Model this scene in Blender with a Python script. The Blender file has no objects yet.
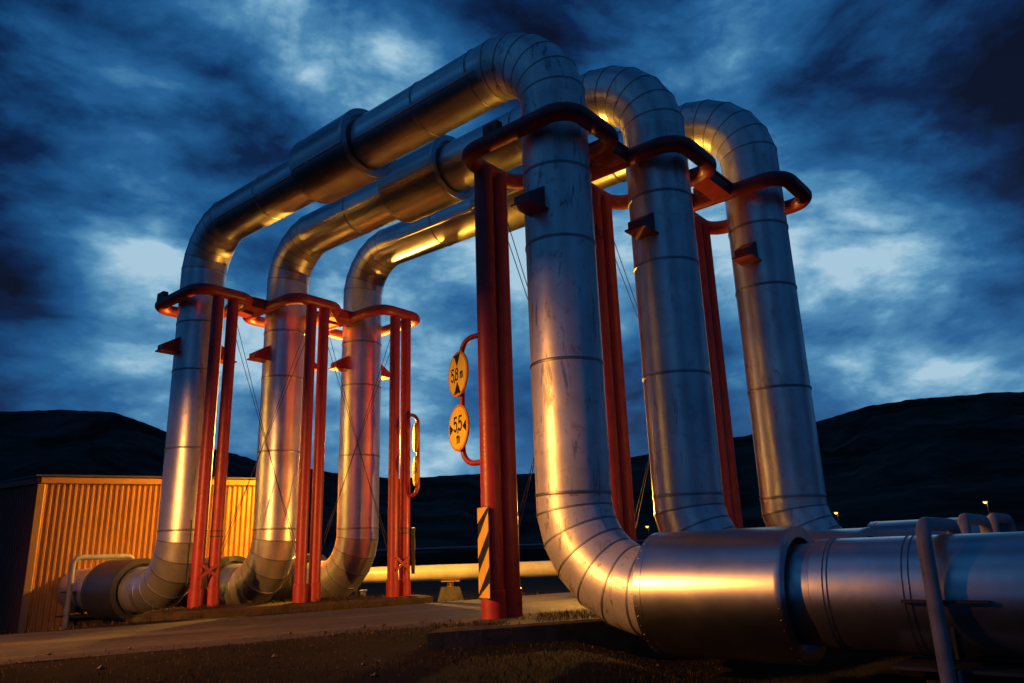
import bpy, math, random
from mathutils import Vector, Matrix
random.seed(7)
sc = bpy.context.scene
COL = sc.collection
PI = math.pi

# ------------------------------------------------------------------ helpers
class MB:
    """collects shapes, then links them as one mesh object"""
    def __init__(s): s.v = []; s.f = []; s.m = []
    def add(s, vs, fs, mi=0):
        o = len(s.v); s.v += [tuple(v) for v in vs]
        s.f += [tuple(i + o for i in f) for f in fs]; s.m += [mi] * len(fs)
    def build(s, name, mats, parent=None, org=(0, 0, 0), smooth=True, angle=32):
        me = bpy.data.meshes.new(name)
        o_ = Vector(org)
        me.from_pydata([tuple(Vector(v) - o_) for v in s.v], [], s.f)
        if not isinstance(mats, (list, tuple)): mats = [mats]
        for m in mats: me.materials.append(m)
        me.polygons.foreach_set('material_index', s.m)
        if smooth:
            me.polygons.foreach_set('use_smooth', [True] * len(s.f))
            me.set_sharp_from_angle(angle=math.radians(angle))
        me.update()
        ob = bpy.data.objects.new(name, me); COL.objects.link(ob)
        if parent: ob.parent = parent
        return ob

def empty(name, loc, label=None, cat=None, group=None):
    o = bpy.data.objects.new(name, None); COL.objects.link(o); o.location = loc
    o.empty_display_size = .2
    tag(o, label, cat, group); return o
def tag(o, label=None, cat=None, group=None, kind=None):
    if label: o['label'] = label
    if cat: o['category'] = cat
    if group: o['group'] = group
    if kind: o['kind'] = kind
    return o

def frame(d):
    d = Vector(d).normalized()
    a = Vector((0, 0, 1)) if abs(d.z) < .9 else Vector((1, 0, 0))
    x = d.cross(a).normalized(); y = d.cross(x).normalized()
    return x, y, d
def ring(c, x, y, r, n): 
    c = Vector(c); return [c + x * (r * math.cos(2 * PI * i / n)) + y * (r * math.sin(2 * PI * i / n)) for i in range(n)]
def bridge(mb, rings, mi=0, close=False):
    n = len(rings[0]); vs = [v for r in rings for v in r]; fs = []
    for k in range(len(rings) - 1):
        for i in range(n):
            j = (i + 1) % n
            fs.append((k * n + i, k * n + j, (k + 1) * n + j, (k + 1) * n + i))
    mb.add(vs, fs, mi)
def lathe(mb, p, d, prof, n=64, mi=0):
    """prof: list of (distance along d, radius)"""
    x, y, d = frame(d); p = Vector(p)
    bridge(mb, [ring(p + d * t, x, y, max(r, 1e-4), n) for t, r in prof], mi)
def cyl(mb, a, b, r, n=24, caps=True, mi=0, bev=0):
    a = Vector(a); b = Vector(b); L = (b - a).length
    prof = [(0, r), (L, r)] if not bev else [(0, r - bev), (bev, r), (L - bev, r), (L, r - bev)]
    if caps: prof = [(0, 0)] + prof + [(L, 0)]
    lathe(mb, a, b - a, prof, n, mi)
def tube(mb, pts, r, n=16, closed=False, mi=0, caps=True):
    pts = [Vector(p) for p in pts]; N = len(pts); rings = []; prev = None
    for i in range(N):
        if closed: t = (pts[(i + 1) % N] - pts[i - 1]).normalized()
        else: t = (pts[min(i + 1, N - 1)] - pts[max(i - 1, 0)]).normalized()
        if prev is None:
            x, y, _ = frame(t)
        else:
            x = (prev - t * prev.dot(t)).normalized(); y = t.cross(x).normalized()
        prev = x; rings.append(ring(pts[i], x, y, r, n))
    if closed: rings.append(rings[0])
    elif caps:
        rings = [[pts[0]] * n] + rings + [[pts[-1]] * n]
    bridge(mb, rings, mi)
def arc(c, a, b, r, k):
    """points c + r(cos a + sin b) over a quarter turn, a,b unit vectors"""
    return [Vector(c) + Vector(a) * (r * math.cos(PI / 2 * i / k)) + Vector(b) * (r * math.sin(PI / 2 * i / k)) for i in range(k + 1)]
def box(mb, c, ex, ey, ez, sx, sy, sz, mi=0, bev=0.0):
    c = Vector(c); ex = Vector(ex).normalized(); ey = Vector(ey).normalized(); ez = Vector(ez).normalized()
    P = lambda a, b, d: c + ex * (a * sx / 2) + ey * (b * sy / 2) + ez * (d * sz / 2)
    if not bev:
        v = [P(a, b, d) for d in (-1, 1) for b in (-1, 1) for a in (-1, 1)]
        mb.add(v, [(0, 2, 3, 1), (4, 5, 7, 6), (0, 1, 5, 4), (2, 6, 7, 3), (0, 4, 6, 2), (1, 3, 7, 5)], mi); return
    fx, fy, fz = 1 - 2 * bev / sx, 1 - 2 * bev / sy, 1 - 2 * bev / sz
    import itertools
    v = []; idx = {}
    for a, b, d in itertools.product((-1, 1), repeat=3):
        for k, p in enumerate(((a, b * fy, d * fz), (a * fx, b, d * fz), (a * fx, b * fy, d))):
            idx[(a, b, d, k)] = len(v); v.append(P(*p))
    fs = []
    for s in (-1, 1):
        fs.append([idx[(s, b, d, 0)] for b, d in ((-1, -1), (1, -1), (1, 1), (-1, 1))])
        fs.append([idx[(a, s, d, 1)] for a, d in ((-1, -1), (1, -1), (1, 1), (-1, 1))])
        fs.append([idx[(a, b, s, 2)] for a, b in ((-1, -1), (1, -1), (1, 1), (-1, 1))])
    for s, t in itertools.product((-1, 1), repeat=2):
        fs.append([idx[(s, t, -1, 0)], idx[(s, t, 1, 0)], idx[(s, t, 1, 1)], idx[(s, t, -1, 1)]])
        fs.append([idx[(s, -1, t, 0)], idx[(s, 1, t, 0)], idx[(s, 1, t, 2)], idx[(s, -1, t, 2)]])
        fs.append([idx[(-1, s, t, 1)], idx[(1, s, t, 1)], idx[(1, s, t, 2)], idx[(-1, s, t, 2)]])
    for a, b, d in itertools.product((-1, 1), repeat=3):
        fs.append([idx[(a, b, d, k)] for k in range(3)])
    mb.add(v, fs, mi)
def prism(mb, poly, z0, z1, mi=0, bev=0.0):
    """vertical prism over a plan polygon (counter-clockwise), top edge chamfered"""
    n = len(poly); c = Vector((sum(p[0] for p in poly) / n, sum(p[1] for p in poly) / n, 0))
    def lev(z, k): return [Vector((c.x + (p[0] - c.x) * k, c.y + (p[1] - c.y) * k, z)) for p in poly]
    R = [lev(z0, 1), lev(z1 - bev, 1)] + ([lev(z1, 1 - bev * 1.5)] if bev else [])
    bridge(mb, R, mi); o = len(mb.v)
    mb.add(R[-1], [tuple(range(n))], mi)
def hash2(i, j, s=0):
    h = math.sin(i * 127.1 + j * 311.7 + s * 74.7) * 43758.5453; return h - math.floor(h)
def vnoise(x, y, s=0):
    i, j = math.floor(x), math.floor(y); u, v = x - i, y - j
    u = u * u * (3 - 2 * u); v = v * v * (3 - 2 * v)
    a = hash2(i, j, s) * (1 - u) + hash2(i + 1, j, s) * u
    b = hash2(i, j + 1, s) * (1 - u) + hash2(i + 1, j + 1, s) * u
    return a * (1 - v) + b * v - .5
def fbm(x, y, s=0, o=4):
    t = 0; a = 1
    for k in range(o): t += a * vnoise(x, y, s + k); x *= 2.03; y *= 2.03; a *= .5
    return t
def sstep(a, b, x):
    t = max(0, min(1, (x - a) / (b - a))); return t * t * (3 - 2 * t)
def interp(tab, x):
    if x <= tab[0][0]: return tab[0][1]
    for (a, p), (b, q) in zip(tab, tab[1:]):
        if x <= b: return p + (q - p) * (x - a) / (b - a)
    return tab[-1][1]

# ------------------------------------------------------------------ materials
class NT:
    def __init__(s, name):
        s.mat = bpy.data.materials.new(name); s.mat.use_nodes = True
        s.t = s.mat.node_tree; s.b = s.t.nodes['Principled BSDF']
    def n(s, typ, **kw):
        nd = s.t.nodes.new(typ)
        for k, v in kw.items():
            if k in nd.inputs: nd.inputs[k].default_value = v
            else: setattr(nd, k, v)
        return nd
    def l(s, a, b): s.t.links.new(a, b)
    def coords(s, scale=(1, 1, 1), rnd=True, kind='Object'):
        tc = s.n('ShaderNodeTexCoord'); mp = s.n('ShaderNodeMapping'); s.l(tc.outputs[kind], mp.inputs[0])
        mp.inputs['Scale'].default_value = scale
        if rnd:
            oi = s.n('ShaderNodeObjectInfo'); mu = s.n('ShaderNodeMath', operation='MULTIPLY'); mu.inputs[1].default_value = 37.
            s.l(oi.outputs['Random'], mu.inputs[0]); cb = s.n('ShaderNodeCombineXYZ')
            for i in range(3): s.l(mu.outputs[0], cb.inputs[i])
            s.l(cb.outputs[0], mp.inputs['Location'])
        return mp.outputs[0]
    def noise(s, vec, scale, detail=5, rough=.55, dist=0):
        nd = s.n('ShaderNodeTexNoise'); s.l(vec, nd.inputs['Vector'])
        nd.inputs['Scale'].default_value = scale; nd.inputs['Detail'].default_value = detail
        nd.inputs['Roughness'].default_value = rough; nd.inputs['Distortion'].default_value = dist
        return nd.outputs['Fac']
    def ramp(s, fac, stops):
        nd = s.n('ShaderNodeValToRGB'); e = nd.color_ramp.elements
        while len(e) < len(stops): e.new(.5)
        for el, (p, c) in zip(e, stops):
            el.position = p; el.color = (c, c, c, 1) if not isinstance(c, tuple) else tuple(c) + (1,)
        s.l(fac, nd.inputs[0]); return nd.outputs[0]
    def mix(s, a, b, fac, mode='MIX'):
        nd = s.n('ShaderNodeMixRGB', blend_type=mode)
        for v, i in ((fac, 0), (a, 1), (b, 2)):
            if isinstance(v, (int, float)): nd.inputs[i].default_value = v
            elif isinstance(v, tuple): nd.inputs[i].default_value = v + (1,)
            else: s.l(v, nd.inputs[i])
        return nd.outputs[0]
    def bump(s, h, strength, dist=.01):
        nd = s.n('ShaderNodeBump'); nd.inputs['Strength'].default_value = strength; nd.inputs['Distance'].default_value = dist
        s.l(h, nd.inputs['Height']); s.l(nd.outputs[0], s.b.inputs['Normal']); return nd

def metal(name, base=.55, rough=(.26, .42), stain=.5, dent=.25, mtl=.9, thr=.63):
    m = NT(name); m.b.inputs['Metallic'].default_value = mtl
    v = m.coords(); v2 = m.coords((1, 1, .22))
    big = m.noise(v, 1.7, 5, .6); fine = m.noise(v, 5, 6, .65); drip = m.noise(v2, 9, 6, .7, .6)
    smear = m.noise(v, 6, 7, .72, 1.2)
    c = m.mix((base * .80, base * .82, base * .86), (base * 1.12, base * 1.12, base * 1.12), m.ramp(big, [(.35, 0.), (.65, 1.)]))
    c = m.mix(c, (base * .55, base * .55, base * .56), m.mix((0., 0., 0.), m.ramp(smear, [(.55, 0.), (.68, 1.)]), stain))
    c = m.mix(c, (base * .22, base * .21, base * .2), m.mix((0., 0., 0.), m.ramp(drip, [(thr, 0.), (thr + .07, 1.)]), stain * .8))
    m.l(c, m.b.inputs['Base Color'])
    rr = m.mix(m.ramp(fine, [(.3, rough[0]), (.75, rough[1])]), (.6, .6, .6), m.mix((0., 0., 0.), m.ramp(smear, [(.52, 0.), (.7, 1.)]), stain * .6))
    m.l(rr, m.b.inputs['Roughness'])
    m.bump(m.noise(v, 2.3, 3, .5), dent, .03)
    return m.mat
M = {}
M['clad'] = metal('weathered_cladding', .62, (.30, .40), .6, .2, .72, .59)
M['sleeve_metal'] = metal('sleeve_metal', .52, (.28, .34), .06, .04, 1.)
M['clad_clean'] = metal('smooth_cladding', .62, (.29, .36), .10, .06, .97)
M['clad_worn'] = metal('worn_cladding', .66, (.34, .48), .9, .2, .58, .565)
M['clad_far'] = metal('dull_cladding', .64, (.31, .42), .45, .15, .84, .61)
M['sleeve_dark'] = metal('dark_sleeve', .085, (.38, .46), .3, .1, .6, .62)
M['seam'] = metal('dark_seam', .28, (.4, .6), .4)
M['band'] = metal('banded_seam', .38, (.3, .5), .4)

def paint(name, col, col2, rough=.42, scale=7, bump=.15, spec=.5, metal_=0):
    m = NT(name); v = m.coords()
    n1 = m.noise(v, scale, 7, .65); n2 = m.noise(v, scale * 7, 5, .6)
    c = m.mix(col, col2, m.ramp(n1, [(.42, 0.), (.72, 1.)]))
    m.l(c, m.b.inputs['Base Color']); m.b.inputs['Metallic'].default_value = metal_
    m.l(m.ramp(n2, [(.3, rough - .1), (.7, rough + .15)]), m.b.inputs['Roughness'])
    m.b.inputs['Specular IOR Level'].default_value = spec
    m.bump(n2, bump, .004); return m.mat
M['red'] = paint('red_paint', (.31, .022, .026), (.20, .016, .022))
M['white'] = paint('white_paint', (.26, .25, .28), (.16, .155, .17), .5)
M['dirt'] = paint('packed_dirt', (.050, .036, .024), (.022, .016, .011), .9, 6, 1., .1)
M['dark'] = paint('dark_steel', (.03, .03, .032), (.06, .04, .03), .5)
M['cable'] = paint('cable_steel', (.05, .05, .05), (.08, .08, .08), .4, metal_=.6)
M['yellow'] = paint('sign_yellow', (.88, .70, .08), (.74, .58, .06), .6, 5, .1, .15)
M['hazard'] = paint('hazard_yellow', (.62, .44, .06), (.45, .3, .04), .45, 9)
M['signred'] = paint('sign_red', (.66, .30, .04), (.52, .22, .03), .65, 9, .1, .1)
M['black'] = paint('sign_black', (.008, .008, .008), (.014, .012, .012), .45)
M['concrete'] = paint('concrete', (.075, .064, .054), (.028, .024, .02), .85, 5, .8, .2)
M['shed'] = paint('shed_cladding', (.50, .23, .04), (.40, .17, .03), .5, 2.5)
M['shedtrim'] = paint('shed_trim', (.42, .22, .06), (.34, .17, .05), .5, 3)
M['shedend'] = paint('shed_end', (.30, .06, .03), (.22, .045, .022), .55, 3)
M['roof'] = paint('shed_roof', (.07, .05, .045), (.05, .04, .035), .55, 3)
M['pipepaint'] = paint('painted_pipe', (.52, .48, .38), (.38, .35, .27), .4, 3)

def ground_mat():
    m = NT('dry_turf'); v = m.coords(rnd=False)
    a = m.noise(v, .8, 6, .6); b = m.noise(v, 9, 8, .75); c3 = m.noise(v, 60, 6, .7)
    c = m.mix((.007, .005, .004), (.021, .014, .008), m.ramp(a, [(.38, 0.), (.66, 1.)]))
    c = m.mix(c, (.012, .009, .006), m.ramp(b, [(.45, 0.), (.7, .85)]))
    c = m.mix(c, (.06, .042, .023), m.ramp(c3, [(.60, 0.), (.78, .8)]))
    m.l(c, m.b.inputs['Base Color']); m.b.inputs['Roughness'].default_value = .95
    m.b.inputs['Specular IOR Level'].default_value = .1
    m.bump(m.mix(b, c3, .5), 1., .05); return m.mat
def road_mat():
    m = NT('asphalt'); v = m.coords(rnd=False)
    mp = m.n('ShaderNodeMapping'); tc = m.n('ShaderNodeTexCoord'); m.l(tc.outputs['Object'], mp.inputs[0])
    mp.inputs['Rotation'].default_value = (0, 0, math.radians(-33.5)); mp.inputs['Scale'].default_value = (1, 1, 1)
    m2 = m.n('ShaderNodeMapping'); m.l(mp.outputs[0], m2.inputs[0]); m2.inputs['Scale'].default_value = (.16, 2.6, 1)
    tr = m.noise(m2.outputs[0], 1.1, 5, .55, .3)
    a = m.noise(v, .9, 6, .65, .5); b = m.noise(v, 14, 6, .7); g = m.noise(v, 160, 3, .7)
    c = m.mix((.018, .014, .014), (.046, .037, .033), m.ramp(a, [(.35, 0.), (.68, 1.)]))
    c = m.mix(c, (.085, .066, .048), m.mix((0., 0., 0.), m.ramp(tr, [(.52, 0.), (.68, 1.)]), .75))
    c = m.mix(c, (.010, .009, .009), m.mix((0., 0., 0.), m.ramp(tr, [(.30, 1.), (.44, 0.)]), .8))
    c = m.mix(c, (.085, .068, .052), m.ramp(b, [(.55, 0.), (.75, .7)]))
    c = m.mix(c, (.010, .010, .010), m.ramp(g, [(.5, 0.), (.75, .7)]))
    m.l(c, m.b.inputs['Base Color']); m.l(m.ramp(b, [(.3, .6), (.7, .85)]), m.b.inputs['Roughness'])
    m.b.inputs['Specular IOR Level'].default_value = .25
    m.bump(m.mix(g, b, .4), .8, .012); return m.mat
def hill_mat():
    m = NT('dark_heath'); v = m.coords(rnd=False)
    a = m.noise(v, .012, 8, .62, .8); b = m.noise(v, .05, 6, .6)
    c = m.mix((.020, .019, .017), (.095, .088, .078), m.ramp(a, [(.4, 0.), (.7, 1.)]))
    c = m.mix(c, (.085, .075, .06), m.ramp(b, [(.55, 0.), (.78, .5)]))
    m.l(c, m.b.inputs['Base Color']); m.b.inputs['Roughness'].default_value = 1
    m.b.inputs['Specular IOR Level'].default_value = 0; return m.mat
M['ground'] = ground_mat(); M['road'] = road_mat(); M['hill'] = hill_mat()
def grass_mat():
    m = NT('dry_grass'); oi = m.n('ShaderNodeNewGeometry')
    c = m.ramp(oi.outputs['Random Per Island'], [(0, (.008, .005, .003)), (.5, (.025, .016, .007)), (1, (.075, .05, .024))])
    m.l(c, m.b.inputs['Base Color']); m.b.inputs['Roughness'].default_value = .8
    m.b.inputs['Specular IOR Level'].default_value = .2; return m.mat
M['grass'] = grass_mat()
def emit(name, col, s):
    m = NT(name); m.b.inputs['Base Color'].default_value = (.8, .7, .5, 1)
    m.b.inputs['Emission Color'].default_value = col + (1,); m.b.inputs['Emission Strength'].default_value = s; return m.mat
M['lamp'] = emit('sodium_lamp', (1, .40, .055), 3.2)

# ------------------------------------------------------------------ plan of the place (metres)
R = [Vector((.544, 7.382, 0)), Vector((1.791, 8.093, 0)), Vector((3.222, 9.029, 0))]          # near feet of the three loops
L = [Vector((-5.287, 12.221, 0)), Vector((-4.040, 12.925, 0)), Vector((-2.846, 13.769, 0))]    # far feet
U = Vector((-5.83, 4.835, 0)).normalized()         # along the pipes, near foot -> far foot
V = Vector((-U.y, U.x, 0)) * -1                    # across the pipes, away from the camera
Zv = Vector((0, 0, 1))
H, ZG, RB, PR = 6.25, .24, .85, .365               # height of the crossing, of the ground run, bend radius, pipe radius
NG = 7

RD = Vector((.83, .55, 0)).normalized(); RN = Vector((-RD.y, RD.x, 0))
def gz(x, y):
    s = (Vector((x, y, 0)) - Vector((-2.5, 7.0, 0))).dot(RN)
    near = -.055 - (.10 + .30 * sstep(.2, 1.7, x)) * sstep(.05, -1.5, s)
    far = -.07 - .40 * sstep(3.4, 5.6, s)
    z = near if s < 1.7 else far
    d = math.hypot(x, y - 8)
    flat = 1 if -.1 < s < 3.4 else 0
    z += (0 if flat else .05 * fbm(x * .9, y * .9, 3)) * sstep(80, 10, d)
    if not flat: z += .02 * fbm(x * 4.3, y * 4.3, 9, 3) * sstep(30, 6, d)
    if flat: z = min(z, -.075)
    z += 1.2 * fbm(x * .02, y * .02, 5) * sstep(60, 160, d) - .4 * sstep(40, 120, d)
    return z

# ------------------------------------------------------------------ setting
def build_ground():
    N = 230; mb = MB(); vs = []
    def sp(t, c): return c + math.sinh(t * 7.6) * 1.6 * (1 if True else 0)
    xs = [math.sinh((i / (N - 1) * 2 - 1) * 6.6) * 3.6 for i in range(N)]
    xs = [x - .5 for x in xs]; ys = [y + 9.5 for y in [math.sinh((i / (N - 1) * 2 - 1) * 6.6) * 3.6 for i in range(N)]]
    for y in ys:
        for x in xs: vs.append((x, y, gz(x, y)))
    fs = [(j * N + i, j * N + i + 1, (j + 1) * N + i + 1, (j + 1) * N + i) for j in range(N - 1) for i in range(N - 1)]
    mb.add(vs, fs); o = mb.build('ground', M['ground'], angle=180); tag(o, kind='structure')
build_ground()

def build_road():
    near = [(-30, -9), (-14, -.6), (-7, 3.9), (-4, 5.95), (-2.5, 7.0), (-.95, 8.05), (0, 8.65), (1, 9.25), (2.4, 10.2), (5, 12.1), (12, 17.4), (30, 33), (60, 66), (110, 125)]
    far = [(-34, -6), (-18, 1.6), (-9.6, 6.3), (-6.0, 8.6), (-4.4, 9.85), (-2.9, 11.0), (-1.7, 12.0), (-.5, 13.0), (1.0, 14.2), (3.4, 16.1), (10, 21), (27.5, 36), (57, 69), (106, 128)]
    def dens(P):
        out = []
        for a, b in zip(P, P[1:]):
            k = max(1, int(10))
            out += [(a[0] + (b[0] - a[0]) * i / k, a[1] + (b[1] - a[1]) * i / k) for i in range(k)]
        return out + [P[-1]]
    A, B = dens(near), dens(far); W = 9; mb = MB(); vs = []
    for q, (a, b) in enumerate(zip(A, B)):
        for k in range(W):
            t = k / (W - 1)
            x = a[0] + (b[0] - a[0]) * t; y = a[1] + (b[1] - a[1]) * t
            if k in (0, W - 1):
                x += .10 * fbm(x * 2.3, y * 2.3, 4); y += .10 * fbm(x * 2.3, y * 2.3, 6)
            z = -.052 + .02 * math.sin(t * PI) + (-.02 if k in (0, W - 1) else 0)
            d = math.hypot(x, y)
            if d > 25: z = max(z, gz(x, y) + .03)
            vs.append((x, y, z))
    n = len(A)
    mb.add(vs, [(j * W + i, (j + 1) * W + i, (j + 1) * W + i + 1, j * W + i + 1) for j in range(n - 1) for i in range(W - 1)])
    tag(mb.build('road', M['road'], angle=180), kind='structure')
build_road()

SKY = [(-60, 9), (-45, 9.4), (-34.7, 9.77), (-33.2, 9.95), (-31.5, 10.13), (-28.3, 10.13), (-26.7, 9.61), (-25.1, 9.0), (-22.4, 8.11), (-18.7, 7.05), (-13.8, 6.26), (-8.7, 5.72),
       (-3.5, 5.94), (.3, 5.83), (3.3, 6.0), (7.8, 6.62), (15.2, 7.57), (21.8, 8.32), (23.5, 8.64), (25.4, 9.12), (28.6, 9.23), (30.9, 9.13), (34.4, 8.9), (45, 8.2), (60, 7.5)]
def build_hills():
    A0, A1, NA, NR = -62, 62, 420, 90; mb = MB(); vs = []
    for j in range(NR):
        for i in range(NA):
            az = A0 + (A1 - A0) * i / (NA - 1); e = interp(SKY, az)
            e += .14 * fbm(az * .55, 0, 21, 4) * .6 + .05 * fbm(az * 4.1, 0, 25, 3)
            rp = 950 + 120 * math.sin(az * .09)
            t = j / (NR - 1); r = 230 + (rp - 230) * min(t / .8, 1) + (600 * (t - .8) / .2 if t > .8 else 0)
            hp = rp * math.tan(math.radians(e)) + .6
            if t <= .8:
                q = t / .8; h = hp * (q ** 1.5)
                h *= 1 + (.22 * fbm(az * .22, q * 5, 31, 5) + .05 * fbm(az * 1.6, q * 22, 35, 4)) * math.sin(PI * q)
            else: h = hp * (1 - .5 * (t - .8) / .2)
            a = math.radians(az)
            vs.append((r * math.sin(a), r * math.cos(a), h - 1.2 * (1 - min(1, t * 4)) * 2))
    mb.add(vs, [(j * NA + i, j * NA + i + 1, (j + 1) * NA + i + 1, (j + 1) * NA + i) for j in range(NR - 1) for i in range(NA - 1)])
    tag(mb.build('hills', M['hill'], angle=180), kind='structure')
build_hills()

def build_bank():
    mb = MB(); vs = []; N = 120
    for i in range(N):
        x = -70 + 160 * i / (N - 1); y0 = 132 - .15 * x
        for dy, z in ((-7, -1.2), (-3, .6), (-1, 1.5), (1, 1.6), (6, -1.2)):
            vs.append((x, y0 + dy, z + (.5 * fbm(x * .12, dy, 8) if z > 0 else 0)))
    mb.add(vs, [(i * 5 + k, i * 5 + k + 1, (i + 1) * 5 + k + 1, (i + 1) * 5 + k) for i in range(N - 1) for k in range(4)])
    tag(mb.build('embankment', M['ground'], angle=180), kind='structure')
    mb = MB(); cyl(mb, (-30, 136.5, 2.15), (22, 128.7, 2.15), .17, 12)
    p = mb.build('pipeline', M['white'], org=(-4, 132.6, 1.5)); p.location = (-4, 132.6, 1.5)
    tag(p, 'thin pale pipeline running along a low bank far beyond the road', 'pipeline')
build_bank()

# ------------------------------------------------------------------ the three pipe loops
def elbow(mb, c, a, b, r, n=72):
    """mitred quarter bend of NG gores about centre c from c+a*RB to c+b*RB"""
    c = Vector(c); nrm = a.cross(b).normalized()
    th = [0] + [(k + .5) / (NG - 1) * PI / 2 for k in range(NG - 1)] + [PI / 2]
    dl = PI / 2 / (NG - 1) / 2
    def cs(t, rad, off=0.0, end=False):
        rd = a * math.cos(t) + b * math.sin(t); tg = b * math.cos(t) - a * math.sin(t)
        k = 1.0 if end else 1 / math.cos(dl)
        cc = c + rd * (RB * k) + tg * off
        return [cc + rd * (rad * k * math.cos(2 * PI * i / n)) + nrm * (rad * math.sin(2 * PI * i / n)) for i in range(n)]
    for k in range(NG):
        e0, e1 = k == 0, k == NG - 1
        bridge(mb, [cs(th[k], r, 0, e0), cs(th[k + 1], r, 0, e1)], 0)
    for k in range(1, NG):
        t = th[k]
        bridge(mb, [cs(t, r - .002, -.011), cs(t, r + .003, -.009), cs(t, r + .0045, 0), cs(t, r + .003, .009), cs(t, r - .002, .011)], 1)

def seam_band(p, d, r, parent, org, w=.035):
    mb = MB(); lathe(mb, Vector(p) - Vector(d) * (w / 2), d, [(0, r - .002), (.003, r + .007), (w * .35, r + .009), (w * .42, r + .003), (w * .58, r + .003), (w * .65, r + .009), (w - .003, r + .007), (w, r - .002)], 72)
    return mb.build('seam_band', M['band'], parent, org)

def straight(name, a, b, r, mat, parent, org):
    mb = MB(); cyl(mb, a, b, r, 72, caps=False); return mb.build(name, mat, parent, org)
def sleeve(a, d, l, parent, org, r=.5, mat=None, recess=.09):
    mb = MB(); lathe(mb, a, d, [(.02, PR - .01), (0, r - .03), (0, r - .004), (.004, r), (.05, r), (.052, r + .004), (.07, r + .004), (.072, r), (l - .05, r), (l - .006, r + .003), (l, r), (l, r - .004), (l, .415), (l - recess, .41), (l - recess, PR - .01)], 84)
    x, y, dd = frame(d)
    for q in (.025, l - .025):
        for k in range(40):
            an = 2 * PI * k / 40; rd = x * math.cos(an) + y * math.sin(an); c = Vector(a) + dd * q + rd * (r - .001)
            lathe(mb, c, rd, [(0, .0065), (.003, .0055), (.005, .002), (.005, 0)], 7)
    return mb.build('expansion_sleeve', mat or M['sleeve_metal'], parent, org)

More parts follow.
